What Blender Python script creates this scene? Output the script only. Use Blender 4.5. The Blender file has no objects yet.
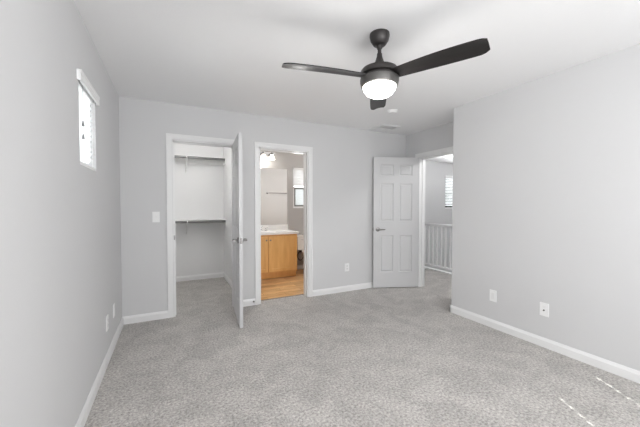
import bpy, bmesh, math, random
from mathutils import Vector, Matrix
random.seed(4)
S = bpy.context.scene
COL = S.collection
PI = math.pi

# ---------------------------------------------------------------- camera, world, light, exposure
cd = bpy.data.cameras.new('camera')
cd.sensor_width = 36.0
cd.lens = 36.0 * 300.0 / 640.0
cd.clip_start = 0.05
cam = bpy.data.objects.new('camera', cd)
COL.objects.link(cam)
cam.location = (0, 0, 1.278)
cam.rotation_euler = (PI / 2 - math.atan(7.5 / 300.0), 0, -math.atan(0.5))
S.camera = cam

w = bpy.data.worlds.new('daylight_sky'); S.world = w
w.use_nodes = True
bg = w.node_tree.nodes['Background']
bg.inputs[0].default_value = (0.97, 0.985, 1.0, 1)
bg.inputs[1].default_value = 6.0

def area(name, loc, rot, sx, sy, power, col=(1, 1, 1), spread=PI):
    l = bpy.data.lights.new(name, 'AREA')
    l.shape = 'RECTANGLE'; l.size = sx; l.size_y = sy
    l.energy = power; l.color = col; l.spread = spread
    o = bpy.data.objects.new(name, l); COL.objects.link(o)
    o.location = loc; o.rotation_euler = rot
    return o
# daylight lamps added inside closed blinds behind the camera, and at bathroom and stair windows
area('daylight_fill_rear', (1.35, -1.10, 1.5), (PI/2, 0, 0), 2.2, 1.2, 47, (0.98, 0.99, 1.0))
area('daylight_fill_side', (-0.46, -0.45, 1.5), (PI/2, 0, -PI/2), 0.9, 1.2, 16, (0.98, 0.99, 1.0))
area('daylight_bathroom_window', (2.525, 5.54, 1.64), (PI/2, 0, PI), 0.6, 0.76, 19, (1, 0.985, 0.96))
area('daylight_stair_window', (7.0, 5.62, 1.65), (PI/2, 0, PI), 0.8, 0.85, 26)
sun = bpy.data.lights.new('sun', 'SUN'); sun.energy = 13.5; sun.angle = math.radians(0.3); sun.color = (1, 0.97, 0.92)
so = bpy.data.objects.new('sun', sun); COL.objects.link(so)
SUN_DIR = Vector((0.48, 0.877, -0.770)).normalized()
so.rotation_euler = SUN_DIR.to_track_quat('-Z', 'Y').to_euler()

S.view_settings.view_transform = 'Standard'
S.view_settings.look = 'None'
S.view_settings.gamma = 1.0
S.view_settings.use_curve_mapping = False
S.view_settings.exposure = 0.25
try:
    S.cycles.use_denoising = True
    S.cycles.max_bounces = 14
    S.cycles.diffuse_bounces = 8
    S.cycles.transparent_max_bounces = 16
except Exception:
    pass

# ---------------------------------------------------------------- materials
def bulb_light(name, parent, loc, power, r, col=(1, 1, 1)):
    l = bpy.data.lights.new(name, 'POINT'); l.energy = power; l.shadow_soft_size = r; l.color = col
    o = bpy.data.objects.new(name, l); COL.objects.link(o); o.parent = parent; o.location = loc
def mat(name, col, rough=0.6, metal=0.0, noise=None, bump=None, emit=None, spec=0.5, coat=0):
    """noise=(scale, colour2, detail)  bump=(scale, strength, distance)"""
    m = bpy.data.materials.new(name); m.use_nodes = True
    nt = m.node_tree; N = nt.nodes; L = nt.links
    b = N['Principled BSDF']
    b.inputs['Base Color'].default_value = (*col, 1)
    b.inputs['Roughness'].default_value = rough
    b.inputs['Metallic'].default_value = metal
    b.inputs['Specular IOR Level'].default_value = spec
    if coat: b.inputs['Coat Weight'].default_value = coat
    tc = N.new('ShaderNodeTexCoord')
    if noise:
        n = N.new('ShaderNodeTexNoise'); n.inputs['Scale'].default_value = noise[0]
        n.inputs['Detail'].default_value = noise[2] if len(noise) > 2 else 3
        L.new(tc.outputs['Object'], n.inputs['Vector'])
        r = N.new('ShaderNodeValToRGB')
        r.color_ramp.elements[0].position = 0.35; r.color_ramp.elements[1].position = 0.65
        r.color_ramp.elements[0].color = (*col, 1); r.color_ramp.elements[1].color = (*noise[1], 1)
        L.new(n.outputs['Fac'], r.inputs[0]); L.new(r.outputs[0], b.inputs['Base Color'])
    if bump:
        n = N.new('ShaderNodeTexNoise'); n.inputs['Scale'].default_value = bump[0]; n.inputs['Detail'].default_value = 3
        L.new(tc.outputs['Object'], n.inputs['Vector'])
        u = N.new('ShaderNodeBump'); u.inputs['Strength'].default_value = bump[1]; u.inputs['Distance'].default_value = bump[2]
        L.new(n.outputs['Fac'], u.inputs['Height']); L.new(u.outputs[0], b.inputs['Normal'])
    if emit:
        b.inputs['Emission Color'].default_value = (*emit[0], 1)
        b.inputs['Emission Strength'].default_value = emit[1]
    return m

WALL = (0.622, 0.622, 0.627)
M = {}
M['wall'] = mat('wall_paint', WALL, 0.75, bump=(90, 0.08, 0.004), noise=(1.2, (0.632, 0.632, 0.637)))
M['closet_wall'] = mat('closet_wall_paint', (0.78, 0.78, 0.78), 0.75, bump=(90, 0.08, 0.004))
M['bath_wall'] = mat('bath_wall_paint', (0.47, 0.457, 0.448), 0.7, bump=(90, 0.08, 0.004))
M['ceiling'] = mat('ceiling_paint', (0.87, 0.87, 0.875), 0.85, bump=(60, 0.12, 0.006))
M['trim'] = mat('white_trim', (0.80, 0.80, 0.80), 0.35)
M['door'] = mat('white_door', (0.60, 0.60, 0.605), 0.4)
M['plate'] = mat('white_plate', (0.86, 0.86, 0.86), 0.3)
M['slot'] = mat('dark_slot', (0.05, 0.05, 0.05), 0.5)
M['nickel'] = mat('brushed_nickel', (0.24, 0.23, 0.225), 0.32, 1.0)
M['chrome'] = mat('chrome_metal', (0.75, 0.75, 0.76), 0.12, 1.0)
M['rod'] = mat('closet_rod_metal', (0.20, 0.20, 0.20), 0.4, 0.6)
M['shelf'] = mat('white_shelf', (0.80, 0.80, 0.79), 0.45)
M['fan_metal'] = mat('fan_graphite', (0.05, 0.046, 0.045), 0.38, 0.55)
M['fan_ring'] = mat('fan_ring_satin', (0.30, 0.295, 0.29), 0.3, 0.8)
M['fan_band'] = mat('fan_satin_graphite', (0.13, 0.125, 0.12), 0.35, 0.6)
M['globe'] = mat('lit_opal_glass', (0.95, 0.95, 0.95), 0.3, emit=((1, 0.98, 0.95), 5.0))
M['bulb'] = mat('lit_frosted_glass', (0.95, 0.93, 0.9), 0.3, emit=((1, 0.95, 0.87), 2.6))
M['mirror'] = mat('mirror_glass', (0.90, 0.90, 0.90), 0.02, 1.0)
M['ceramic'] = mat('white_ceramic', (0.86, 0.86, 0.85), 0.12, coat=0.3)
M['marble'] = mat('cultured_marble', (0.88, 0.87, 0.86), 0.2, noise=(5, (0.84, 0.83, 0.81)), coat=0.2)
M['rubber'] = mat('black_rubber', (0.03, 0.03, 0.035), 0.5)
M['blind'] = mat('white_blind', (0.88, 0.88, 0.88), 0.4)
M['vinyl'] = mat('white_window_vinyl', (0.82, 0.82, 0.82), 0.35)
M['sash'] = mat('grey_sash', (0.22, 0.22, 0.22), 0.4)
M['vent_dark'] = mat('duct_grey_metal', (0.50, 0.50, 0.50), 0.7)

def fan_blade_mat():
    m = mat('blade_charcoal_wood', (0.05, 0.045, 0.043), 0.3, 0.0, spec=0.28)
    nt = m.node_tree; N = nt.nodes; L = nt.links; b = N['Principled BSDF']
    tc = N.new('ShaderNodeTexCoord'); mp = N.new('ShaderNodeMapping'); mp.inputs['Scale'].default_value = (2, 60, 10)
    n = N.new('ShaderNodeTexNoise'); n.inputs['Scale'].default_value = 2.5; n.inputs['Detail'].default_value = 6
    r = N.new('ShaderNodeValToRGB')
    r.color_ramp.elements[0].color = (0.012, 0.011, 0.011, 1); r.color_ramp.elements[1].color = (0.030, 0.027, 0.026, 1)
    L.new(tc.outputs['Object'], mp.inputs[0]); L.new(mp.outputs[0], n.inputs['Vector'])
    L.new(n.outputs['Fac'], r.inputs[0]); L.new(r.outputs[0], b.inputs['Base Color'])
    return m
M['blade'] = fan_blade_mat()

def carpet_mat():
    m = bpy.data.materials.new('beige_grey_carpet'); m.use_nodes = True
    nt = m.node_tree; N = nt.nodes; L = nt.links; b = N['Principled BSDF']
    b.inputs['Roughness'].default_value = 0.95; b.inputs['Specular IOR Level'].default_value = 0.1
    b.inputs['Sheen Weight'].default_value = 0.15
    tc = N.new('ShaderNodeTexCoord')
    fine = N.new('ShaderNodeTexNoise'); fine.inputs['Scale'].default_value = 60; fine.inputs['Detail'].default_value = 5
    fine.inputs['Roughness'].default_value = 0.75
    big = N.new('ShaderNodeTexNoise'); big.inputs['Scale'].default_value = 4.5; big.inputs['Detail'].default_value = 5
    big.inputs['Distortion'].default_value = 0.8
    vor = N.new('ShaderNodeTexVoronoi'); vor.inputs['Scale'].default_value = 95
    for x in (fine, big, vor): L.new(tc.outputs['Object'], x.inputs['Vector'])
    r1 = N.new('ShaderNodeValToRGB')
    r1.color_ramp.elements[0].position = 0.34; r1.color_ramp.elements[1].position = 0.66
    r1.color_ramp.elements[0].color = (0.26, 0.246, 0.233, 1); r1.color_ramp.elements[1].color = (0.74, 0.708, 0.675, 1)
    L.new(fine.outputs['Fac'], r1.inputs[0])
    r2 = N.new('ShaderNodeValToRGB')
    r2.color_ramp.elements[0].position = 0.38; r2.color_ramp.elements[1].position = 0.62
    r2.color_ramp.elements[0].color = (0.83, 0.83, 0.83, 1); r2.color_ramp.elements[1].color = (1.0, 1.0, 1.0, 1)
    L.new(big.outputs['Fac'], r2.inputs[0])
    mx = N.new('ShaderNodeMixRGB'); mx.blend_type = 'MULTIPLY'; mx.inputs[0].default_value = 1
    L.new(r1.outputs[0], mx.inputs[1]); L.new(r2.outputs[0], mx.inputs[2]); L.new(mx.outputs[0], b.inputs['Base Color'])
    ad = N.new('ShaderNodeMath'); ad.operation = 'ADD'
    L.new(fine.outputs['Fac'], ad.inputs[0]); L.new(vor.outputs['Distance'], ad.inputs[1])
    u = N.new('ShaderNodeBump'); u.inputs['Strength'].default_value = 0.5; u.inputs['Distance'].default_value = 0.012
    L.new(ad.outputs[0], u.inputs['Height']); L.new(u.outputs[0], b.inputs['Normal'])
    return m
M['carpet'] = carpet_mat()

def wood_mat(name, c1, c2, scale, rough=0.35, planks=False):
    m = bpy.data.materials.new(name); m.use_nodes = True
    nt = m.node_tree; N = nt.nodes; L = nt.links; b = N['Principled BSDF']
    b.inputs['Roughness'].default_value = rough
    tc = N.new('ShaderNodeTexCoord'); mp = N.new('ShaderNodeMapping'); mp.inputs['Scale'].default_value = scale
    n = N.new('ShaderNodeTexNoise'); n.inputs['Scale'].default_value = 3; n.inputs['Detail'].default_value = 6
    n.inputs['Distortion'].default_value = 0.6
    r = N.new('ShaderNodeValToRGB'); r.color_ramp.elements[0].position = 0.3; r.color_ramp.elements[1].position = 0.7
    r.color_ramp.elements[0].color = (*c1, 1); r.color_ramp.elements[1].color = (*c2, 1)
    L.new(tc.outputs['Object'], mp.inputs[0]); L.new(mp.outputs[0], n.inputs['Vector']); L.new(n.outputs['Fac'], r.inputs[0])
    out = r.outputs[0]
    if planks:
        br = N.new('ShaderNodeTexBrick'); br.inputs['Scale'].default_value = 1.0
        br.inputs['Brick Width'].default_value = 0.6; br.inputs['Row Height'].default_value = 0.12
        br.inputs['Mortar Size'].default_value = 0.0025
        br.inputs['Color1'].default_value = (1, 1, 1, 1); br.inputs['Color2'].default_value = (0.66, 0.58, 0.50, 1)
        br.inputs['Mortar'].default_value = (0.45, 0.35, 0.25, 1)
        L.new(tc.outputs['Object'], br.inputs['Vector'])
        mx = N.new('ShaderNodeMixRGB'); mx.blend_type = 'MULTIPLY'; mx.inputs[0].default_value = 1
        L.new(out, mx.inputs[1]); L.new(br.outputs['Color'], mx.inputs[2]); out = mx.outputs[0]
    L.new(out, b.inputs['Base Color'])
    return m
M['maple'] = wood_mat('honey_maple', (0.76, 0.42, 0.14), (0.86, 0.52, 0.20), (6, 6, 0.8), 0.35)
M['maple_dark'] = wood_mat('honey_maple_frame', (0.66, 0.34, 0.11), (0.74, 0.40, 0.14), (6, 6, 0.8), 0.4)
M['bath_floor'] = wood_mat('honey_wood_floor', (0.66, 0.37, 0.14), (0.95, 0.68, 0.38), (1.6, 7, 1), 0.3, True)

def glass_mat():
    m = bpy.data.materials.new('window_glass'); m.use_nodes = True
    nt = m.node_tree; N = nt.nodes; L = nt.links
    N.remove(N['Principled BSDF'])
    t = N.new('ShaderNodeBsdfTransparent'); t.inputs[0].default_value = (0.95, 0.97, 0.97, 1)
    g = N.new('ShaderNodeBsdfGlossy'); g.inputs['Roughness'].default_value = 0.02
    fr = N.new('ShaderNodeFresnel'); fr.inputs[0].default_value = 1.35
    mx = N.new('ShaderNodeMixShader')
    L.new(fr.outputs[0], mx.inputs[0]); L.new(t.outputs[0], mx.inputs[1]); L.new(g.outputs[0], mx.inputs[2])
    L.new(mx.outputs[0], N['Material Output'].inputs[0])
    return m
M['glass'] = glass_mat()

def translucent_blind(name='translucent_white_slat', f=0.7):
    m = bpy.data.materials.new(name); m.use_nodes = True
    nt = m.node_tree; N = nt.nodes; L = nt.links; b = N['Principled BSDF']
    b.inputs['Base Color'].default_value = (0.9, 0.9, 0.9, 1); b.inputs['Roughness'].default_value = 0.5
    t = N.new('ShaderNodeBsdfTranslucent'); t.inputs[0].default_value = (0.92, 0.92, 0.92, 1)
    mx = N.new('ShaderNodeMixShader'); mx.inputs[0].default_value = f
    L.new(b.outputs[0], mx.inputs[1]); L.new(t.outputs[0], mx.inputs[2]); L.new(mx.outputs[0], N['Material Output'].inputs[0])
    return m
M['slat'] = translucent_blind()
M['dense_slat'] = translucent_blind('dense_white_slat', 0.19)
M['frosted'] = translucent_blind('pale_pane_white', 0.27)

# ---------------------------------------------------------------- helpers
def tag(o, label=None, cat=None, group=None, kind=None):
    if label: o['label'] = label
    if cat: o['category'] = cat
    if group: o['group'] = group
    if kind: o['kind'] = kind
    return o
def link(name, me, m, parent=None):
    o = bpy.data.objects.new(name, me); COL.objects.link(o)
    if m is not None: me.materials.append(m)
    if parent is not None: o.parent = parent
    return o
def obj(name, bm, m, parent=None, smooth=False, bevel=0):
    if bevel:
        bmesh.ops.bevel(bm, geom=[e for e in bm.edges if e.is_manifold and e.calc_face_angle(0) > 0.5], offset=bevel, segments=2, profile=0.7, affect='EDGES')
    bmesh.ops.recalc_face_normals(bm, faces=bm.faces)
    me = bpy.data.meshes.new(name); bm.to_mesh(me); bm.free()
    o = link(name, me, m, parent)
    if smooth:
        for p in me.polygons: p.use_smooth = True
        try:
            me.set_sharp_from_angle(angle=math.radians(38))
        except Exception: pass
    return o
def empty(name, loc=(0, 0, 0), rz=0):
    o = bpy.data.objects.new(name, None); COL.objects.link(o)
    o.empty_display_size = 0.05
    o.location = loc; o.rotation_euler = (0, 0, rz); return o
def bx(bm, x0, x1, y0, y1, z0, z1, mtx=None):
    vs = [bm.verts.new(Vector((x, y, z))) for x in (x0, x1) for y in (y0, y1) for z in (z0, z1)]
    if mtx is not None:
        for v in vs: v.co = mtx @ v.co
    for f in ((0, 1, 3, 2), (4, 6, 7, 5), (0, 4, 5, 1), (2, 3, 7, 6), (0, 2, 6, 4), (1, 5, 7, 3)):
        bm.faces.new([vs[i] for i in f])
    return vs
def box(name, d, m, parent=None, bevel=0):
    bm = bmesh.new(); bx(bm, *d); return obj(name, bm, m, parent, bevel=bevel)
def lathe(bm, prof, c=(0, 0, 0), n=32, mtx=None):
    rings = []
    for r, z in prof:
        if r < 1e-6:
            rings.append([bm.verts.new(Vector((c[0], c[1], c[2] + z)))])
        else:
            rings.append([bm.verts.new(Vector((c[0] + r * math.cos(2 * PI * k / n), c[1] + r * math.sin(2 * PI * k / n), c[2] + z))) for k in range(n)])
    for a, b in zip(rings, rings[1:]):
        for k in range(n):
            k2 = (k + 1) % n
            if len(a) == 1 and len(b) == 1: continue
            if len(a) == 1: bm.faces.new((a[0], b[k], b[k2]))
            elif len(b) == 1: bm.faces.new((a[k], b[0], a[k2]))
            else: bm.faces.new((a[k], b[k], b[k2], a[k2]))
    for rg in (rings[0], rings[-1]):
        if len(rg) > 1: bm.faces.new(rg)
    if mtx is not None:
        for rg in rings:
            for v in rg: v.co = mtx @ v.co
def tube(bm, pts, r, n=12, closed=False):
    pts = [Vector(p) for p in pts]; rings = []
    N = len(pts); up = Vector((0, 0, 1)); prev = None
    for i, p in enumerate(pts):
        if closed: d = pts[(i + 1) % N] - pts[i - 1]
        else: d = pts[min(i + 1, N - 1)] - pts[max(i - 1, 0)]
        d.normalize()
        if prev is None:
            a = d.cross(up)
            if a.length < 1e-3: a = d.cross(Vector((1, 0, 0)))
        else: a = prev - d * prev.dot(d)
        a.normalize(); prev = a; b = d.cross(a)
        rr = r[i] if isinstance(r, (list, tuple)) else r
        rings.append([bm.verts.new(p + (a * math.cos(2 * PI * k / n) + b * math.sin(2 * PI * k / n)) * rr) for k in range(n)])
    rng = range(N if closed else N - 1)
    for i in rng:
        a, b = rings[i], rings[(i + 1) % N]
        for k in range(n): bm.faces.new((a[k], a[(k + 1) % n], b[(k + 1) % n], b[k]))
    if not closed: bm.faces.new(rings[0][::-1]); bm.faces.new(rings[-1])
def copy_tree(o, parent=None):
    c = o.copy(); COL.objects.link(c)
    if parent is not None: c.parent = parent
    for ch in [x for x in bpy.data.objects if x.parent == o]: copy_tree(ch, c)
    return c

def wall(name, x0, x1, y0, y1, z0, z1, m, holes=()):
    """A wall slab; holes=(a,b,za,zb) run along its longer horizontal axis."""
    alongx = (x1 - x0) > (y1 - y0)
    us = sorted({*( (x0, x1) if alongx else (y0, y1)), *[h[0] for h in holes], *[h[1] for h in holes]})
    zs = sorted({z0, z1, *[h[2] for h in holes], *[h[3] for h in holes]})
    def solid(i, j):
        if not (0 <= i < len(us) - 1 and 0 <= j < len(zs) - 1): return False
        u = (us[i] + us[i + 1]) / 2; z = (zs[j] + zs[j + 1]) / 2
        return not any(h[0] < u < h[1] and h[2] < z < h[3] for h in holes)
    bm = bmesh.new(); cache = {}
    def V(i, j, s):
        k = (i, j, s)
        if k not in cache:
            t = (y0, y1) if alongx else (x0, x1)
            cache[k] = bm.verts.new((us[i], t[s], zs[j]) if alongx else (t[s], us[i], zs[j]))
        return cache[k]
    for i in range(len(us) - 1):
        for j in range(len(zs) - 1):
            if not solid(i, j): continue
            for s in (0, 1): bm.faces.new((V(i, j, s), V(i + 1, j, s), V(i + 1, j + 1, s), V(i, j + 1, s)))
            for (di, dj, a, b) in ((-1, 0, (i, j), (i, j + 1)), (1, 0, (i + 1, j), (i + 1, j + 1)), (0, -1, (i, j), (i + 1, j)), (0, 1, (i, j + 1), (i + 1, j + 1))):
                if not solid(i + di, j + dj): bm.faces.new((V(*a, 0), V(*b, 0), V(*b, 1), V(*a, 1)))
    return tag(obj(name, bm, m), kind='structure')

# ---------------------------------------------------------------- dimensions (metres, camera above the origin)
XL, XR, YB, YR, H = -0.473, 3.02, 3.82, -1.2, 2.44
T = 0.12
YW = YB + T           # far face of the back wall
YF = 5.6              # far wall of closet and bathroom
XE = 3.5              # alcove wall with the entry door
C0, C1 = 0.030, 0.722     # closet opening
B0, B1 = 1.035, 1.725     # bathroom opening
E0, E1 = 2.79, 3.53       # entry opening (along y)
DH = 2.035

# ---------------------------------------------------------------- structure
box_ = lambda n, d, m: tag(box(n, d, m), kind='structure')
bm = bmesh.new()
bx(bm, XL - T, XR + T, YR - T, 3.955, -0.1, 0); 
bx(bm, XL - T, 0.915, 3.955, YF + T, -0.1, 0)
bx(bm, XR + T, 4.76, 1.0, 3.955, -0.1, 0)
bx(bm, 3.3, 4.76, 3.955, 5.82, -0.1, 0)
tag(obj('floor', bm, M['carpet']), kind='structure')
box_('floor_bathroom', (0.915, 3.12, 3.955, YF + T, -0.1, -0.004), M['bath_floor'])
box_('floor_stairwell', (4.76, 8.1, 1.0, 5.82, -1.5, -1.4), M['carpet'])
box_('ceiling', (XL - T, 8.22, YR - T, 5.82, H, H + 0.1), M['ceiling'])

wall('wall_left', XL - T, XL, YR - T, YF + T, 0, H, M['wall'], [(2.23, 2.67, 1.525, 2.05), (-0.9, 0.0, 0.9, 2.1)])
wall('wall_back', XL, XE, YB, YW, 0, H, M['wall'], [(C0, C1, 0, DH), (B0, B1, 0, DH)])
wall('wall_right', XR, XR + T, YR, 2.5, 0, H, M['wall'])
wall('wall_alcove_side', XR + T, XE, 2.38, 2.5, 0, H, M['wall'])
wall('wall_alcove', XE, XE + T, 2.38, 5.7, 0, H, M['wall'], [(E0, E1, 0, DH)])
wall('wall_rear', XL, XR, YR - T, YR, 0, H, M['wall'], [(0.25, 2.45, 0.9, 2.1)])
# closet lining
wall('wall_closet_right', 0.862, 0.97, YW, YF, 0, H, M['closet_wall'])
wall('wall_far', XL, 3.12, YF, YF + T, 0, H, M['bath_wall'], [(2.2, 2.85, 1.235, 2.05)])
box_('wall_closet_far', (XL + 0.002, 0.862, YF - 0.012, YF, 0, H), M['closet_wall'])
box_('wall_closet_left', (XL, XL + 0.012, YW, YF - 0.012, 0, H), M['closet_wall'])
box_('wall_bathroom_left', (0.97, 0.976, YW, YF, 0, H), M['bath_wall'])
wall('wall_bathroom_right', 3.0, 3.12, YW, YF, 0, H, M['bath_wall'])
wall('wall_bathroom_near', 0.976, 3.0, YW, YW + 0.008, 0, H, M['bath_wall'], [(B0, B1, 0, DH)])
# hall and stairwell
wall('wall_hall_far', XE + T, 8.1, 5.7, 5.82, -1.4, H, M['wall'], [(6.6, 7.4, 1.2, 2.08)])
box_('wall_hall_right', (8.1, 8.22, 1.0, 5.82, -1.5, H), M['wall'])
box_('wall_hall_near', (XR + T, 8.1, 0.9, 1.0, -1.5, H), M['wall'])
box_('wall_stairwell', (4.70, 4.76, 1.0, 5.7, -1.4, -0.1), M['wall'])

# baseboards : an ogee-topped strip between two points, depth pushed along normal
def baseboard(name, p0, p1, nrm, h=0.085, t=0.014):
    bm = bmesh.new(); p0 = Vector((*p0, 0)); p1 = Vector((*p1, 0)); n = Vector((*nrm, 0))
    prof = [(0, 0), (t, 0), (t, h * 0.72), (t * 0.72, h * 0.82), (t * 0.45, h * 0.93), (t * 0.3, h), (0, h)]
    A = [bm.verts.new(p0 + n * a + Vector((0, 0, b))) for a, b in prof]
    B = [bm.verts.new(p1 + n * a + Vector((0, 0, b))) for a, b in prof]
    for i in range(len(prof)):
        j = (i + 1) % len(prof); bm.faces.new((A[i], A[j], B[j], B[i]))
    bm.faces.new(A); bm.faces.new(B[::-1])
    return tag(obj(name, bm, M['trim']), kind='structure')
CW = 0.062  # casing width
baseboard('baseboard_left', (XL, YR), (XL, YB), (1, 0))
baseboard('baseboard_back_1', (XL, YB), (C0 - CW, YB), (0, -1))
baseboard('baseboard_back_2', (C1 + CW, YB), (B0 - CW, YB), (0, -1))
baseboard('baseboard_back_3', (B1 + CW, YB), (XE, YB), (0, -1))
baseboard('baseboard_right', (XR, YR), (XR, 2.5 + 0.014), (-1, 0))
baseboard('baseboard_alcove_side', (XR - 0.014, 2.5), (XE, 2.5), (0, 1))
baseboard('baseboard_alcove_1', (XE, 2.5), (XE, E0 - CW), (-1, 0))
baseboard('baseboard_alcove_2', (XE, E1 + CW), (XE, YB), (-1, 0))
baseboard('baseboard_rear', (XL, YR), (XR, YR), (0, 1))
baseboard('baseboard_closet_far', (XL + 0.012, YF - 0.012), (0.862, YF - 0.012), (0, -1))
baseboard('baseboard_closet_right', (0.862, YW), (0.862, YF - 0.012), (-1, 0))
baseboard('baseboard_closet_left', (XL + 0.012, YW), (XL + 0.012, YF - 0.012), (1, 0))
baseboard('baseboard_bathroom_far', (2.07, YF), (3.0, YF), (0, -1))
baseboard('baseboard_bathroom_right', (3.0, YW), (3.0, YF), (-1, 0))
baseboard('baseboard_hall', (XE + T, E1 + CW), (XE + T, 5.7), (1, 0))
baseboard('baseboard_hall_far', (XE + T, 5.7), (4.70, 5.7), (0, -1))

# door casings + jambs, one trim per doorway
def casing_profile(bm, u0, u1, z1, face, sgn, place):
    """frame of moulded strips round an opening; face = wall surface coordinate, sgn = outward direction"""
    t = 0.016
    i = 0.020
    for (a, b, c, d) in ((u0 - CW + i, u0 - 0.004, 0, z1 + CW - i), (u1 + 0.004, u1 + CW - i, 0, z1 + CW - i), (u0 - 0.004, u1 + 0.004, z1 + 0.004, z1 + CW - i)):
        lo, hi = sorted((face, face + sgn * t * 0.7)); place(bm, a, b, lo, hi, c, d)
    for (a, b, c, d) in ((u0 - CW, u0 - CW + 0.022, 0, z1 + CW), (u1 + CW - 0.022, u1 + CW, 0, z1 + CW), (u0 - CW + 0.022, u1 + CW - 0.022, z1 + CW - 0.022, z1 + CW)):
        lo, hi = sorted((face, face + sgn * (t + 0.002))); place(bm, a, b, lo, hi, c, d)
px_ = lambda bm, a, b, lo, hi, c, d: bx(bm, a, b, lo, hi, c, d)
py_ = lambda bm, a, b, lo, hi, c, d: bx(bm, lo, hi, a, b, c, d)
def doorway(name, u0, u1, w0, w1, place):
    bm = bmesh.new()
    casing_profile(bm, u0, u1, DH, w0, -1, place); casing_profile(bm, u0, u1, DH, w1, 1, place)
    j = 0.014
    place(bm, u0 - 0.001, u0 + j, w0 - 0.004, w1 + 0.004, 0, DH); place(bm, u1 - j, u1 + 0.001, w0 - 0.004, w1 + 0.004, 0, DH)
    place(bm, u0, u1, w0 - 0.004, w1 + 0.004, DH - j, DH + 0.001)
    # door stop strips
    m_ = (w0 + w1) / 2 + 0.01
    place(bm, u0 + j, u0 + j + 0.010, m_ - 0.017, m_ + 0.017, 0, DH - j); place(bm, u1 - j - 0.010, u1 - j, m_ - 0.017, m_ + 0.017, 0, DH - j)
    place(bm, u0 + j, u1 - j, m_ - 0.017, m_ + 0.017, DH - j - 0.010, DH - j)
    return tag(obj(name, bm, M['trim']), kind='structure')
tr1 = doorway('trim_1', C0, C1, YB, YW, px_)
tr2 = doorway('trim_2', B0, B1, YB, YW + 0.008, px_)
tr3 = doorway('trim_3', E0, E1, XE, XE + T, py_)
# strike plate on the closet jamb, a metal strip at the bathroom threshold
bm = bmesh.new(); bx(bm, C0 + 0.006, C0 + 0.0155, YB - 0.0065, YB + 0.03, 0.89, 0.94); obj('strike_plate', bm, M['nickel'], tr1)
box_('trim_4', (B0 + 0.014, B1 - 0.014, 3.945, 3.968, -0.002, 0.004), M['nickel'])

# ---------------------------------------------------------------- doors
PANELS = [(0.24, 0.81), (1.03, 1.61), (1.73, 1.90)]
def door_leaf_bm(wd, ht=2.015, th=0.035):
    """hinge edge at x=0, leaf runs to x=wd, faces at y=0 and y=th"""
    st, mid = 0.105, 0.095
    pw = (wd - 2 * st - mid) / 2
    xs = [0, st, st + pw, st + pw + mid, wd - st, wd]
    zs = [0]
    for a, b in PANELS: zs += [a, b]
    zs.append(ht)
    bm = bmesh.new(); vs = {}
    def V(i, j, s):
        if (i, j, s) not in vs: vs[(i, j, s)] = bm.verts.new((xs[i], s * th, zs[j]))
        return vs[(i, j, s)]
    pan = []
    for s in (0, 1):
        for i in range(5):
            for j in range(len(zs) - 1):
                q = [V(i, j, s), V(i + 1, j, s), V(i + 1, j + 1, s), V(i, j + 1, s)]
                if s: q.reverse()
                f = bm.faces.new(q)
                if i in (1, 3) and j in (1, 3, 5): pan.append(f)
    for i in range(5):
        for j in (0, len(zs) - 1): bm.faces.new((V(i, j, 0), V(i + 1, j, 0), V(i + 1, j, 1), V(i, j, 1)))
    for j in range(len(zs) - 1):
        for i in (0, 5): bm.faces.new((V(i, j, 0), V(i, j + 1, 0), V(i, j + 1, 1), V(i, j, 1)))
    bmesh.ops.recalc_face_normals(bm, faces=bm.faces)
    bmesh.ops.inset_individual(bm, faces=pan, thickness=0.010, depth=-0.008)
    bmesh.ops.inset_individual(bm, faces=pan, thickness=0.012, depth=0.0)
    bmesh.ops.inset_individual(bm, faces=pan, thickness=0.020, depth=0.006)
    return bm
def lever(parent, x, z, y, sgn, toward):
    """round rose and a lever pointing along `toward` (+-x)"""
    mt = Matrix.Translation((x, y, z)) @ Matrix.Rotation(-sgn * PI / 2, 4, 'X')
    bm = bmesh.new()
    lathe(bm, [(0.033, 0), (0.033, 0.006), (0.028, 0.011), (0.012, 0.013), (0.011, 0.045), (0.0, 0.045)], n=24, mtx=mt)
    h = obj('handle', bm, M['nickel'], parent, smooth=True)
    bm = bmesh.new()
    yy = y + sgn * 0.045
    tube(bm, [(x - toward * 0.012, yy, z), (x + toward * 0.02, yy + sgn * 0.004, z), (x + toward * 0.06, yy + sgn * 0.004, z + 0.001), (x + toward * 0.105, yy - sgn * 0.004, z)], [0.010, 0.011, 0.0095, 0.008], 10)
    obj('lever', bm, M['nickel'], h, smooth=True)
def make_door(name, hinge, tip, wd, flip):
    ang = math.atan2(tip[1] - hinge[1], tip[0] - hinge[0])
    e = empty(name, (hinge[0], hinge[1], 0.013), ang)
    lf = obj('door_leaf', door_leaf_bm(wd), M['door'], e, bevel=0)
    if flip: lf.scale = (1, 1, 1)
    lever(e, wd - 0.065, 0.905, 0, -1, -1)
    lever(e, wd - 0.065, 0.905, 0.035, 1, -1)
    bm = bmesh.new(); bx(bm, wd - 0.001, wd + 0.0015, 0.006, 0.029, 0.875, 0.935); bx(bm, wd, wd + 0.011, 0.012, 0.024, 0.897, 0.913)
    obj('latch', bm, M['nickel'], e)
    return e
# closet door: the leaf stands straight out into the bedroom; its closet side faces the camera's left
hx, hy = 0.728, 3.795
tx, ty = 0.668, 3.12
d = Vector((tx - hx, ty - hy)); ang = math.atan2(d.y, d.x)
# with y=th on the left-hand normal; leaf y axis = rotate(ang, +y) -> points to +x side here
e1 = make_door('door_1', (hx - 0.035, hy), (tx - 0.035, ty), 0.675, False)
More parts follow.
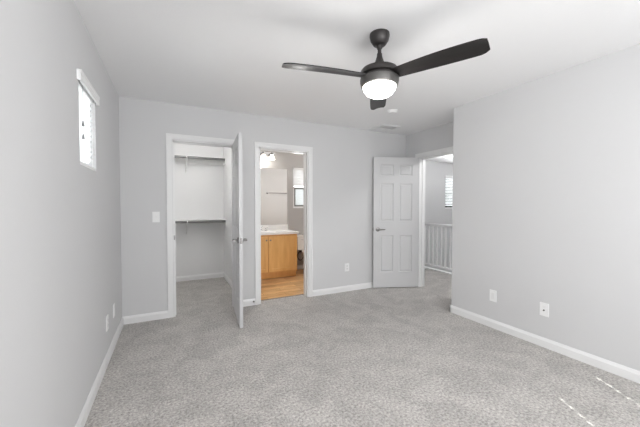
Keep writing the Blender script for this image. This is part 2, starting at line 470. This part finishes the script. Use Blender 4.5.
# entry door: opened back nearly against the back wall
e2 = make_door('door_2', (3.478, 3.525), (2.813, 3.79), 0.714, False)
for e in (e1, e2): tag(e, kind='structure')
def hinges(e, y):
    for z in (0.25, 1.02, 1.80):
        bm = bmesh.new()
        lathe(bm, [(0.0, -0.045), (0.0065, -0.045), (0.0065, 0.045), (0.0, 0.045)], c=(-0.004, y, z), n=12)
        bx(bm, 0.0, 0.028, y, y + (0.001 if y < 0 else -0.001), z - 0.044, z + 0.044)
        bx(bm, -0.0012, 0.0, min(y, 0.017), max(y, 0.017), z - 0.044, z + 0.044)
        obj('hinge', bm, M['nickel'], e, smooth=True)
hinges(e2, -0.004)
hinges(e1, 0.039)

# ---------------------------------------------------------------- windows
def window_unit(name, axis, w0, u0, u1, z0, z1, m, rail=True, sgn=1, lower=None):
    """frame, meeting rail and pane inside a hole. axis 'x': hole along x with depth in y"""
    e = empty(name, ((u0 + u1) / 2, w0, z0) if axis == 'x' else (w0, (u0 + u1) / 2, z0)); tag(e, kind='structure')
    loc = e.location.copy()
    def B(bm, a, b, lo, hi, c, d):
        if axis == 'x': bx(bm, a - loc.x, b - loc.x, lo - loc.y, hi - loc.y, c - loc.z, d - loc.z)
        else: bx(bm, lo - loc.x, hi - loc.x, a - loc.y, b - loc.y, c - loc.z, d - loc.z)
    t = 0.035; zm = (z0 + z1) / 2
    bm = bmesh.new()
    B(bm, u0, u0 + t, w0 - 0.02, w0 + 0.02, z0, z1); B(bm, u1 - t, u1, w0 - 0.02, w0 + 0.02, z0, z1)
    B(bm, u0 + t, u1 - t, w0 - 0.02, w0 + 0.02, z1 - t, z1); B(bm, u0 + t, u1 - t, w0 - 0.02, w0 + 0.02, z0, z0 + t)
    obj('window_frame', bm, m, e)
    bm = bmesh.new()
    B(bm, u0 + t, u1 - t, w0 - 0.015, w0 + 0.015, zm - 0.022, zm + 0.022)
    if rail: obj('meeting_rail', bm, lower or m, e)
    else: bm.free()
    if lower:
        bm = bmesh.new(); s = 0.028
        B(bm, u0 + t, u0 + t + s, w0 - 0.015, w0 + 0.012, z0 + t, zm - 0.022); B(bm, u1 - t - s, u1 - t, w0 - 0.015, w0 + 0.012, z0 + t, zm - 0.022)
        B(bm, u0 + t + s, u1 - t - s, w0 - 0.015, w0 + 0.012, z0 + t, z0 + t + s)
        obj('sash', bm, lower, e)
    bm = bmesh.new()
    B(bm, u0 + t, u1 - t, w0 - 0.003, w0 + 0.003, z0 + t, z1 - t)
    obj('pane', bm, M['glass'], e)
    return e
window_unit('window_1', 'y', XL - 0.09, 2.23, 2.67, 1.525, 2.05, M['vinyl'], rail=False)
window_unit('window_2', 'y', XL - 0.09, -0.9, 0.0, 0.9, 2.1, M['vinyl'])
w3 = window_unit('window_3', 'x', YF + 0.05, 2.2, 2.85, 1.235, 2.05, M['vinyl'], lower=M['sash'])
box('added_pale_pane', (-0.262, 0.262, 0.006, 0.010, 0.063, 0.385), M['frosted'], w3)  # added pane, dulls the glare of the lower half to imitate pale slats
window_unit('window_4', 'x', 5.7 + 0.06, 6.6, 7.4, 1.2, 2.08, M['vinyl'])
window_unit('window_5', 'x', YR - 0.08, 0.25, 2.45, 0.9, 2.1, M['vinyl'])

# blinds
def blind(loc, rz, wd, z0, z1, label, tilt=0.5, step=0.042, depth=0.048, val=True, tassels=False, group=None, notch=None, smat=None):
    """local x along the window, local -y faces the room; origin at window centre, z=0 floor"""
    e = empty('window_blind', loc, rz); tag(e, label, 'blind', group)
    if val:
        bm = bmesh.new(); bx(bm, -wd / 2 - 0.035, wd / 2 + 0.035, -0.052, -0.040, z1 - 0.038, z1 + 0.022)
        bx(bm, -wd / 2 - 0.035, -wd / 2 - 0.025, -0.040, -0.013, z1 - 0.038, z1 + 0.022); bx(bm, wd / 2 + 0.025, wd / 2 + 0.035, -0.040, -0.013, z1 - 0.038, z1 + 0.022)
        bx(bm, -wd / 2 - 0.035, wd / 2 + 0.035, -0.055, -0.050, z1 + 0.006, z1 + 0.022)
        obj('valance', bm, M['blind'], e)
    bm = bmesh.new(); bx(bm, -wd / 2 + 0.004, wd / 2 - 0.004, -0.024, 0.024, z1 - 0.04, z1 - 0.002); obj('headrail', bm, M['blind'], e)
    bm = bmesh.new(); z = z1 - 0.06; k = 0
    while z > z0 + 0.05:
        a0, a1 = -wd / 2 + 0.006, wd / 2 - 0.006
        mt = Matrix.Translation((0, 0, z)) @ Matrix.Rotation(tilt, 4, 'X')
        # cord holes punched through the slats at `notch`
        cuts = [a0] + [q for h in (notch or ()) for q in (h - 0.007, h + 0.007)] + [a1]
        for q in range(0, len(cuts), 2): bx(bm, cuts[q], cuts[q + 1], -depth / 2, depth / 2, -0.0014, 0.0014, mt)
        for q in range(1, len(cuts) - 1, 2):
            bx(bm, cuts[q], cuts[q + 1], -depth / 2, -0.024, -0.0014, 0.0014, mt); bx(bm, cuts[q], cuts[q + 1], 0.024, depth / 2, -0.0014, 0.0014, mt)
        z -= step; k += 1
    s = obj('slats', bm, smat or M['slat'], e)
    bm = bmesh.new(); bx(bm, -wd / 2 + 0.006, wd / 2 - 0.006, -0.022, 0.022, z0 + 0.006, z0 + 0.024)
    obj('bottom_rail', bm, M['blind'], e)
    for u in (-wd * 0.32, wd * 0.32):
        for yy in (-0.026, 0.026):
            bm = bmesh.new(); tube(bm, [(u, yy, z0 + 0.02), (u, yy, z1 - 0.03)], 0.0012, 5); obj('ladder_cord', bm, M['blind'], e)
    if tassels:
        for u, zz in ((-wd * 0.30, z0 + 0.245), (-wd * 0.30 , z0 + 0.165)):
            bm = bmesh.new(); tube(bm, [(u, -0.032, zz + 0.03), (u, -0.032, z1 - 0.03)], 0.001, 5)
            lathe(bm, [(0.0, 0.032), (0.004, 0.03), (0.008, 0.0), (0.0, 0.0)], c=(u, -0.032, zz), n=10)
            obj('tassel', bm, M['sash'], e)
    return e
blind((XL - 0.032, 2.45, 0), PI / 2, 0.44, 1.525, 2.05, 'small white slatted blind glowing with daylight, high on the bare grey wall', tilt=-0.95, step=0.036, tassels=True)
blind((2.525, YF + 0.004, 0), 0, 0.64, 1.635, 2.045, 'white slatted blind over the upper half of the bathroom window', tilt=-1.15, step=0.055, depth=0.066, val=False, smat=M['dense_slat'])
blind((7.0, 5.72, 0), 0, 0.78, 1.22, 2.07, 'white slatted blind in the window above the stair railing', tilt=-0.5, val=True)

blind((1.35, YR - 0.035, 0), PI, 2.19, 0.9, 2.1, 'wide closed white blind over the rear bedroom window', tilt=-1.25, step=0.055, depth=0.064, notch=(1.35 - 1.58, 1.35 - 1.06), smat=M['blind'])
blind((XL - 0.035, -0.45, 0), PI / 2, 0.89, 0.9, 2.1, 'added closed white blind over the unseen larger window of the window wall', tilt=-1.25, step=0.075, depth=0.088, smat=M['blind'])  # out of view, added to keep the sun from entering here

# ---------------------------------------------------------------- ceiling fan
fan = empty('ceiling_fan', (1.282, 1.662, H)); tag(fan, 'charcoal three-blade ceiling fan with lit white bowl light', 'ceiling fan')
bm = bmesh.new(); lathe(bm, [(0.0, 0), (0.066, 0), (0.067, -0.016), (0.060, -0.045), (0.042, -0.072), (0.034, -0.078), (0.0, -0.078)], n=40); obj('canopy', bm, M['fan_metal'], fan, True)
bm = bmesh.new(); lathe(bm, [(0.0, -0.072), (0.021, -0.074), (0.022, -0.086), (0.017, -0.098), (0.0, -0.098)], n=28); obj('hanger_ball', bm, M['fan_metal'], fan, True)
bm = bmesh.new(); lathe(bm, [(0.0, -0.090), (0.0125, -0.090), (0.0125, -0.19), (0.0, -0.19)], n=20); obj('downrod', bm, M['fan_metal'], fan, True)
bm = bmesh.new(); lathe(bm, [(0.0, -0.1310), (0.017, -0.1310), (0.019, -0.1510), (0.030, -0.1860), (0.050, -0.2140), (0.056, -0.2220), (0.0, -0.2220)], n=36); obj('yoke_cover', bm, M['fan_metal'], fan, True)
bm = bmesh.new(); lathe(bm, [(0.0, -0.2200), (0.058, -0.2200), (0.060, -0.2260), (0.058, -0.2320), (0.0, -0.2320)], n=36); obj('trim_ring', bm, M['fan_ring'], fan, True)
bm = bmesh.new(); lathe(bm, [(0.0, -0.2280), (0.085, -0.2300), (0.118, -0.2380), (0.127, -0.2500), (0.128, -0.2760), (0.122, -0.2800), (0.0, -0.2800)], n=56); obj('motor_housing', bm, M['fan_metal'], fan, True)
bm = bmesh.new(); lathe(bm, [(0.0, -0.2980), (0.122, -0.2980), (0.130, -0.3020), (0.130, -0.3210), (0.124, -0.3480), (0.117, -0.3520), (0.0, -0.3520)], n=56); obj('light_housing', bm, M['fan_band'], fan, True)
bm = bmesh.new(); lathe(bm, [(0.0, -0.2760), (0.112, -0.2760), (0.112, -0.3020), (0.0, -0.3020)], n=40); obj('rotor', bm, M['fan_metal'], fan, True)
bm = bmesh.new(); lathe(bm, [(0.0000, -0.3460), (0.1109, -0.3460), (0.1119, -0.3560), (0.1053, -0.3780), (0.0865, -0.4010), (0.0564, -0.4180), (0.0235, -0.4250), (0.0000, -0.4260)], n=48); obj('globe', bm, M['globe'], fan, True)
bulb_light('fan_bulb', fan, (0, 0, -0.53), 6, 0.10, (1, 0.985, 0.96))
def blade_bm():
    bm = bmesh.new()
    n = 26; x0, x1 = 0.09, 0.658; up = []; lo = []
    for i in range(n + 1):
        t = i / n; x = x0 + (x1 - x0) * t
        wd = 0.048 + 0.024 * math.sin(PI * min(1, t * 1.0) * 0.62) - 0.006 * t
        lead = wd; trail = -wd
        if t > 0.90:
            q = (t - 0.90) / 0.10; lead *= math.sqrt(max(0.0, 1 - (q * 0.80) ** 2)); trail *= math.sqrt(max(0.0, 1 - (q * 0.72) ** 3))
        camb = 0.004 * math.sin(PI * t)
        up.append((x, lead, camb)); lo.append((x, trail, camb))
    th = 0.0035; rows = []
    for a, b in zip(up, lo):
        c = []
        m_ = 4
        for k in range(m_ + 1):
            s = k / m_; y = a[1] * (1 - s) + b[1] * s
            z = a[2] + 0.006 * (1 - (2 * s - 1) ** 2)
            c.append((a[0], y, z))
        rows.append(c)
    T_ = [[bm.verts.new((x, y, z + th)) for x, y, z in r] for r in rows]
    B_ = [[bm.verts.new((x, y, z - th)) for x, y, z in r] for r in rows]
    for i in range(n):
        for k in range(4):
            bm.faces.new((T_[i][k], T_[i + 1][k], T_[i + 1][k + 1], T_[i][k + 1]))
            bm.faces.new((B_[i][k], B_[i][k + 1], B_[i + 1][k + 1], B_[i + 1][k]))
        for k in (0, 4): bm.faces.new((T_[i][k], B_[i][k], B_[i + 1][k], T_[i + 1][k]))
    for i in (0, n):
        for k in range(4): bm.faces.new((T_[i][k], T_[i][k + 1], B_[i][k + 1], B_[i][k]))
    return bm
FAN_A = (-39, 80, 196)
b0 = None
for a in FAN_A:
    if b0 is None:
        o = b0 = obj('blade', blade_bm(), M['blade'], fan, True)
    else:
        o = b0.copy(); COL.objects.link(o); o.parent = fan
    o.location = (0, 0, -0.290)
    o.rotation_euler = (Matrix.Rotation(math.radians(a) - math.atan(0.5), 4, 'Z') @ Matrix.Rotation(math.radians(-12), 4, 'X')).to_euler()

# ---------------------------------------------------------------- ceiling vent and smoke detector
v = empty('ceiling_vent', (2.87, 3.59, H)); tag(v, 'white rectangular air vent with louvres in the ceiling near the back wall', 'vent')
bm = bmesh.new(); a, b, f = 0.16, 0.165, 0.024
bx(bm, -a, a, -b, -b + f, -0.010, 0); bx(bm, -a, a, b - f, b, -0.010, 0); bx(bm, -a, -a + f, -b + f, b - f, -0.010, 0); bx(bm, a - f, a, -b + f, b - f, -0.010, 0)
obj('vent_frame', bm, M['trim'], v)
bm = bmesh.new()
k = -b + f + 0.008
while k < b - f:
    bx(bm, -a + f, a - f, -0.007, 0.007, -0.001, 0.001, Matrix.Translation((0, k, -0.007)) @ Matrix.Rotation(0.6 if k < 0 else -0.6, 4, 'X')); k += 0.016
obj('louvres', bm, M['trim'], v)
bm = bmesh.new(); bx(bm, -a + f, a - f, -b + f, b - f, -0.0015, 0); obj('duct_opening', bm, M['vent_dark'], v)
sd = empty('smoke_detector', (2.44, 2.905, H)); tag(sd, 'round white smoke detector on the ceiling behind the fan', 'smoke detector')
bm = bmesh.new(); lathe(bm, [(0, 0), (0.064, 0), (0.064, -0.008), (0, -0.008)], n=36); obj('base', bm, M['plate'], sd, True)
bm = bmesh.new(); lathe(bm, [(0, -0.008), (0.058, -0.008), (0.056, -0.020), (0.046, -0.030), (0, -0.033)], n=36); obj('cover', bm, M['plate'], sd, True)

# ---------------------------------------------------------------- wall plates
def plate(name, loc, rz, label, cat, style):
    e = empty(name, loc, rz); tag(e, label, cat)
    bm = bmesh.new(); bx(bm, -0.036, 0.036, -0.006, 0, -0.059, 0.059); obj('cover_plate', bm, M['plate'], e, bevel=0.002)
    if style == 'outlet':
        for z in (-0.021, 0.021):
            bm = bmesh.new(); lathe(bm, [(0, 0), (0.0165, 0), (0.0165, 0.002), (0, 0.002)], n=20, mtx=Matrix.Translation((0, -0.006, z)) @ Matrix.Rotation(PI / 2, 4, 'X'))
            r = obj('receptacle', bm, M['trim'], e)
            bm = bmesh.new()
            for u in (-0.006, 0.006): bx(bm, u - 0.0011, u + 0.0011, -0.0085, -0.0078, z - 0.002, z + 0.007)
            bx(bm, -0.002, 0.002, -0.0085, -0.0078, z - 0.010, z - 0.006)
            obj('slots', bm, M['slot'], r)
    elif style == 'rocker':
        bm = bmesh.new(); bx(bm, -0.0165, 0.0165, -0.0095, -0.006, -0.033, 0.033); obj('rocker', bm, M['trim'], e, bevel=0.0015)
    elif style == 'toggle':
        bm = bmesh.new(); bx(bm, -0.005, 0.005, -0.018, -0.006, -0.004, 0.010); obj('toggle', bm, M['trim'], e, bevel=0.001)
    elif style == 'coax':
        bm = bmesh.new(); lathe(bm, [(0, 0), (0.0075, 0), (0.0075, 0.003), (0.0048, 0.003), (0.0048, 0.012), (0, 0.012)], n=6, mtx=Matrix.Translation((0, -0.006, -0.006)) @ Matrix.Rotation(PI / 2, 4, 'X'))
        obj('connector', bm, M['slot'], e)
        bm = bmesh.new(); bx(bm, -0.012, 0.012, -0.0075, -0.006, 0.016, 0.034); obj('insert', bm, M['trim'], e)
    return e
plate('light_switch', (-0.14, YB, 1.155), 0, 'white light switch on the back wall beside the closet doorway', 'light switch', 'toggle')
plate('wall_outlet', (2.36, YB, 0.36), 0, 'white power outlet low on the back wall between bathroom doorway and entry door', 'outlet', 'outlet')
plate('wall_outlet', (XL, 3.29, 0.32), PI / 2, 'white wall plate low on the window wall, nearer the back corner of the pair', 'outlet', 'rocker')
plate('wall_outlet', (XL, 2.96, 0.32), PI / 2, 'white outlet low on the window wall, farther from the back corner of the pair', 'outlet', 'outlet')
plate('wall_outlet', (XR, 1.98, 0.338), -PI / 2, 'plain white outlet low on the long blank wall, closest to its outer corner', 'outlet', 'rocker')
plate('cable_jack', (XR, 1.50, 0.342), -PI / 2, 'white wall plate with one dark round cable jack', 'cable jack', 'coax')

# door stop on baseboard
ds = empty('door_stop', (0.95, YB - 0.014, 0.05)); tag(ds, 'small metal door stop on the baseboard between closet and bathroom', 'door stop')
bm = bmesh.new(); lathe(bm, [(0, 0), (0.011, 0), (0.011, 0.004), (0.004, 0.006), (0.004, 0.055), (0, 0.055)], n=14, mtx=Matrix.Rotation(PI / 2, 4, 'X')); obj('stem', bm, M['nickel'], ds, True)
bm = bmesh.new(); lathe(bm, [(0, 0.052), (0.008, 0.052), (0.008, 0.068), (0, 0.070)], n=14, mtx=Matrix.Rotation(PI / 2, 4, 'X')); obj('tip', bm, M['trim'], ds, True)

# ---------------------------------------------------------------- closet shelves
def closet_shelf(z, label):
    x0, x1 = XL + 0.012, 0.862; yb = YF - 0.012
    e = empty('closet_shelf', ((x0 + x1) / 2, yb, z)); tag(e, label, 'shelf', 'closet shelves'); cx = (x0 + x1) / 2
    bm = bmesh.new(); bx(bm, x0 - cx, x1 - cx, -0.300, 0, 0, 0.012); obj('board', bm, M['shelf'], e)
    bm = bmesh.new(); tube(bm, [(x0 - cx + 0.018, -0.285, -0.020), (x1 - cx - 0.018, -0.285, -0.020)], 0.019, 16); obj('rod', bm, M['rod'], e, True)
    bm = bmesh.new(); bx(bm, x0 - cx + 0.018, x1 - cx - 0.018, -0.018, 0, -0.09, 0); obj('cleat', bm, M['shelf'], e)
    for (a, b) in ((x0 - cx, x0 - cx + 0.018), (x1 - cx - 0.018, x1 - cx)):
        bm = bmesh.new(); bx(bm, a, b, -0.30, 0, -0.09, 0); obj('end_cleat', bm, M['shelf'], e)
    bm = bmesh.new(); u = 0.25 - cx
    bx(bm, u - 0.010, u + 0.010, -0.021, -0.018, -0.25, 0.0)
    bx(bm, u - 0.010, u + 0.010, -0.30, -0.018, -0.004, 0.0)
    tube(bm, [(u, -0.02, -0.235), (u, -0.15, -0.14), (u, -0.245, -0.05), (u, -0.262, -0.02)], 0.007, 8)
    tube(bm, [(u, -0.300, -0.002), (u, -0.303, -0.030), (u, -0.292, -0.050), (u, -0.272, -0.055), (u, -0.254, -0.046)], 0.009, 8)
    obj('bracket', bm, M['shelf'], e, True)
    return e
closet_shelf(2.085, 'white closet shelf with hanging rod, upper of the two')
closet_shelf(1.04, 'white closet shelf with hanging rod, lower of the two')
cl = empty('closet_light', (0.25, 4.35, H)); tag(cl, 'round white flush ceiling light inside the closet', 'ceiling light')
bm = bmesh.new(); lathe(bm, [(0, 0), (0.12, 0), (0.12, -0.02), (0, -0.02)], n=32); obj('base', bm, M['plate'], cl, True)
bm = bmesh.new(); lathe(bm, [(0, -0.02), (0.11, -0.02), (0.10, -0.05), (0.06, -0.075), (0, -0.085)], n=32); obj('diffuser', bm, mat('lit_closet_glass', (0.9, 0.9, 0.9), 0.3, emit=((1, 0.97, 0.93), 8)), cl, True)

bulb_light('closet_bulb', cl, (0, 0, -0.17), 10, 0.06, (1, 0.985, 0.96))
# ---------------------------------------------------------------- bathroom vanity
VX0, VX1, VY0 = 0.978, 2.06, 5.05
va = empty('vanity_cabinet', ((VX0 + VX1) / 2, VY0, 0)); tag(va, 'honey maple bathroom vanity cabinet with shaker doors', 'cabinet')
vc = (VX0 + VX1) / 2; vw = (VX1 - VX0) / 2
bm = bmesh.new(); bx(bm, -vw, -vw + 0.016, 0.02, 0.53, 0.0, 0.775); bx(bm, vw - 0.016, vw, 0.02, 0.53, 0.10, 0.775); bx(bm, vw - 0.016, vw, 0.076, 0.53, 0.0, 0.10)
bx(bm, -vw + 0.016, vw - 0.016, 0.02, 0.52, 0.10, 0.116); bx(bm, -vw + 0.016, vw - 0.016, 0.52, 0.53, 0.0, 0.775)
obj('carcass', bm, M['maple_dark'], va)
bm = bmesh.new()
bx(bm, -vw, vw, 0, 0.02, 0.735, 0.775); bx(bm, -vw, vw, 0, 0.02, 0.10, 0.14)
for a, b in ((-vw, -vw + 0.035), (-0.025, 0.018), (vw - 0.03, vw)): bx(bm, a, b, 0, 0.02, 0.14, 0.735)
obj('face_frame', bm, M['maple_dark'], va)
bm = bmesh.new(); bx(bm, -vw, vw, 0.06, 0.075, 0.0, 0.098); obj('toe_kick', bm, M['maple_dark'], va)
def cab_door(a, b, z0, z1, kx):
    s = 0.052
    bm = bmesh.new()
    for q in ((a, a + s, z0, z1), (b - s, b, z0, z1), (a + s, b - s, z0, z0 + s), (a + s, b - s, z1 - s, z1)): bx(bm, q[0], q[1], -0.020, -0.001, q[2], q[3])
    bx(bm, a + s, b - s, -0.009, -0.001, z0 + s, z1 - s)
    o = obj('door', bm, M['maple'], va)
    bm = bmesh.new(); lathe(bm, [(0, 0), (0.005, 0), (0.005, 0.012), (0.013, 0.016), (0.014, 0.022), (0.008, 0.027), (0, 0.028)], n=18, mtx=Matrix.Translation((kx, -0.020, z1 - 0.06)) @ Matrix.Rotation(PI / 2, 4, 'X'))
    obj('knob', bm, M['nickel'], o, True)
cab_door(-vw + 0.018, -0.012, 0.128, 0.745, -0.040)
cab_door(0.004, vw - 0.014, 0.128, 0.745, 0.032)

ct = empty('vanity_countertop', (vc, VY0, 0.7765)); tag(ct, 'glossy white vanity countertop with backsplash on the maple cabinet', 'countertop')
# top with an oval basin
def counter_bm():
    bm = bmesh.new(); n = 40; x0, x1, y0, y1 = -vw + 0.001, vw + 0.022, -0.03, 0.548
    ax, ay, cx, cy = 0.215, 0.155, 0.0, 0.25
    outer = []
    for k in range(n):
        t = 2 * PI * k / n; dx, dy = math.cos(t), math.sin(t)
        s = min(((x1 - cx) if dx > 0 else (x0 - cx)) / dx if abs(dx) > 1e-6 else 9, ((y1 - cy) if dy > 0 else (y0 - cy)) / dy if abs(dy) > 1e-6 else 9)
        outer.append((cx + dx * s, cy + dy * s))
    for c in ((x0, y0), (x1, y0), (x0, y1), (x1, y1)):
        j = min(range(n), key=lambda i: (outer[i][0] - c[0]) ** 2 + (outer[i][1] - c[1]) ** 2); outer[j] = c
    rings = []
    rings.append([bm.verts.new((x, y, 0.0)) for x, y in outer])
    rings.append([bm.verts.new((x, y, 0.036)) for x, y in outer])
    for s, z in ((1.06, 0.036), (1.0, 0.032), (0.92, 0.0), (0.7, -0.07), (0.35, -0.105), (0.05, -0.11), (0.05, -0.122), (0.4, -0.117), (0.78, -0.08), (1.02, 0.0)):
        rings.append([bm.verts.new((cx + ax * s * math.cos(2 * PI * k / n), cy + ay * s * math.sin(2 * PI * k / n), z)) for k in range(n)])
    for a, b in zip(rings, rings[1:]):
        for k in range(n): bm.faces.new((a[k], a[(k + 1) % n], b[(k + 1) % n], b[k]))
    a, b = rings[-1], rings[0]
    for k in range(n): bm.faces.new((a[k], a[(k + 1) % n], b[(k + 1) % n], b[k]))
    return bm
obj('top', counter_bm(), M['marble'], ct, True)
box('backsplash', (-vw + 0.001, vw + 0.022, 0.53, 0.549, 0.036, 0.138), M['marble'], ct, 0.004)
fa = empty('faucet', (vc, 5.51, 0.814)); tag(fa, 'chrome two-handle faucet on the vanity countertop', 'faucet')
bm = bmesh.new(); lathe(bm, [(0, 0), (0.026, 0), (0.024, 0.012), (0.014, 0.02), (0.012, 0.075), (0, 0.08)], n=18)
tube(bm, [(0, 0, 0.065), (0, -0.03, 0.085), (0, -0.075, 0.088), (0, -0.11, 0.075)], 0.009, 10); obj('spout', bm, M['chrome'], fa, True)
for u in (-0.10, 0.10):
    bm = bmesh.new(); lathe(bm, [(0, 0), (0.024, 0), (0.022, 0.01), (0.014, 0.02), (0.018, 0.045), (0.016, 0.055), (0, 0.058)], c=(u, 0, 0), n=18)
    bx(bm, u - 0.035 if u < 0 else u, u if u < 0 else u + 0.035, -0.005, 0.005, 0.048, 0.058); obj('handle', bm, M['chrome'], fa, True)

mr = tag(box('wall_mirror', (VX0 + 0.01, 2.075, YF - 0.006, YF - 0.0005, 0.915, 2.0), M['mirror']), 'large frameless mirror above the bathroom vanity', 'mirror')

vl = empty('vanity_light', (1.49, YF, 2.27)); tag(vl, 'bathroom light bar with four lit frosted bell shades above the mirror', 'wall light')
bm = bmesh.new(); bx(bm, -0.32, 0.32, -0.025, 0, -0.035, 0.035); obj('back_plate', bm, M['chrome'], vl, bevel=0.006)
for u in (-0.24, -0.08, 0.08, 0.24):
    bm = bmesh.new(); tube(bm, [(u, -0.02, 0), (u, -0.06, 0.012), (u, -0.10, 0.012), (u, -0.115, -0.005)], 0.008, 8)
    lathe(bm, [(0, 0.0), (0.022, 0.0), (0.026, -0.03), (0, -0.03)], c=(u, -0.115, 0.0), n=16); a_ = obj('arm', bm, M['nickel'], vl, True)
    bm = bmesh.new(); lathe(bm, [(0, -0.026), (0.027, -0.028), (0.031, -0.045), (0.043, -0.080), (0.060, -0.118), (0.054, -0.120), (0, -0.112)], c=(u, -0.115, 0.0), n=24)
    obj('shade', bm, M['bulb'], a_, True)

bulb_light('vanity_bulb', vl, (0, -0.12, -0.2), 5, 0.08, (1, 0.96, 0.9))
tb = empty('towel_bar', (2.46, YW + 0.008, 1.6)); tag(tb, 'metal towel bar on the bathroom wall, seen in the mirror', 'towel bar')
for u in (-0.30, 0.30):
    bm = bmesh.new(); lathe(bm, [(0, 0), (0.024, 0), (0.024, 0.008), (0.011, 0.014), (0.011, 0.062), (0.016, 0.066), (0.016, 0.080), (0, 0.082)], n=20, mtx=Matrix.Translation((u, 0, 0)) @ Matrix.Rotation(-PI / 2, 4, 'X'))
    obj('post', bm, M['nickel'], tb, True)
bm = bmesh.new(); tube(bm, [(-0.30, 0.068, 0), (0.30, 0.068, 0)], 0.009, 12); obj('bar', bm, M['nickel'], tb, True)

# toilet
tl = empty('toilet', (2.43, YF, 0)); tag(tl, 'white toilet beside the vanity, its tank lid just showing in the doorway', 'toilet')
bm = bmesh.new(); bx(bm, -0.215, 0.215, -0.205, -0.015, 0.42, 0.675); obj('tank', bm, M['ceramic'], tl, bevel=0.02)
bm = bmesh.new(); bx(bm, -0.232, 0.232, -0.222, -0.008, 0.675, 0.705); obj('tank_lid', bm, M['ceramic'], tl, bevel=0.008)
def loft(bm, rings_def, n=28):
    R = []
    for cy, ax, ay, z in rings_def: R.append([bm.verts.new((ax * math.cos(2 * PI * k / n), cy + ay * math.sin(2 * PI * k / n), z)) for k in range(n)])
    for a, b in zip(R, R[1:]):
        for k in range(n): bm.faces.new((a[k], a[(k + 1) % n], b[(k + 1) % n], b[k]))
    bm.faces.new(R[0][::-1]); bm.faces.new(R[-1])
bm = bmesh.new(); loft(bm, [(-0.38, 0.12, 0.24, -0.004), (-0.38, 0.115, 0.235, 0.03), (-0.36, 0.095, 0.20, 0.12), (-0.37, 0.11, 0.23, 0.22), (-0.40, 0.165, 0.29, 0.32), (-0.42, 0.185, 0.30, 0.37), (-0.42, 0.185, 0.30, 0.385), (-0.43, 0.14, 0.22, 0.385), (-0.42, 0.10, 0.17, 0.30), (-0.40, 0.04, 0.08, 0.24)])
bx(bm, -0.075, 0.075, -0.23, -0.03, 0.18, 0.42); obj('bowl', bm, M['ceramic'], tl, True)
bm = bmesh.new(); loft(bm, [(-0.425, 0.185, 0.295, 0.388), (-0.425, 0.19, 0.30, 0.40), (-0.425, 0.18, 0.29, 0.414), (-0.425, 0.10, 0.2, 0.418)]); obj('seat_lid', bm, M['ceramic'], tl, True)
bm = bmesh.new(); tube(bm, [(-0.15, -0.205, 0.62), (-0.15, -0.225, 0.62), (-0.09, -0.228, 0.615)], 0.007, 8); obj('flush_lever', bm, M['chrome'], tl, True)
bm = bmesh.new(); pts = []
for k in range(25):
    t = k / 24 * 2 * PI * 1.15; pts.append((-0.150 + 0.06 * math.cos(t + 1.7), -0.19 + 0.015 * t / 7, 0.30 + 0.085 * math.sin(t + 1.7)))
pts = [(-0.15, -0.15, 0.415)] + pts + [(-0.20, -0.03, 0.17), (-0.22, -0.0, 0.16)]
tube(bm, pts, 0.008, 8); obj('supply_hose', bm, M['rubber'], tl, True)

# ---------------------------------------------------------------- hall railing and light
rl = empty('stair_railing', (4.70, 2.4, 0)); tag(rl, 'white stair railing with square balusters in the hall beyond the entry door', 'railing')
L_ = 3.3
bm = bmesh.new(); bx(bm, -0.032, 0.032, 0, L_, 0.905, 0.925); bx(bm, -0.022, 0.022, 0, L_, 0.875, 0.905); obj('top_rail', bm, M['trim'], rl, bevel=0.004)
box('bottom_rail', (-0.025, 0.025, 0, L_, 0.075, 0.105), M['trim'], rl)
box('curb', (-0.045, 0.06, 0, L_, 0, 0.02), M['trim'], rl)
y = 0.06; bal = None
while y < L_ - 0.03:
    if bal is None: bal = o = box('baluster', (-0.014, 0.014, -0.014, 0.014, 0.105, 0.875), M['trim'], rl)
    else: o = bal.copy(); COL.objects.link(o); o.parent = rl
    o.location = (0, y, 0); y += 0.105
hall_glass = mat('dim_lit_glass', (0.85, 0.85, 0.85), 0.3, emit=((1, 0.98, 0.95), 0.7))
for hp, lab, pw in (((5.68, 4.8, H), 'flush lit ceiling light in the hall above the stair railing', 9), ((4.15, 2.6, H), 'added unseen ceiling light in the hall just outside the entry doorway', 32)):  # second fixture is added out of view to brighten balusters and alcove
  hl = empty('hall_light', hp); tag(hl, lab, 'ceiling light'); bulb_light('hall_bulb', hl, (0, 0, -0.15), pw, 0.06)
  bm = bmesh.new(); lathe(bm, [(0, 0), (0.14, 0), (0.14, -0.018), (0, -0.018)], n=32); obj('base', bm, M['plate'], hl, True)
  bm = bmesh.new(); lathe(bm, [(0, -0.018), (0.125, -0.018), (0.11, -0.045), (0.06, -0.062), (0, -0.066)], n=32); obj('diffuser', bm, hall_glass, hl, True)
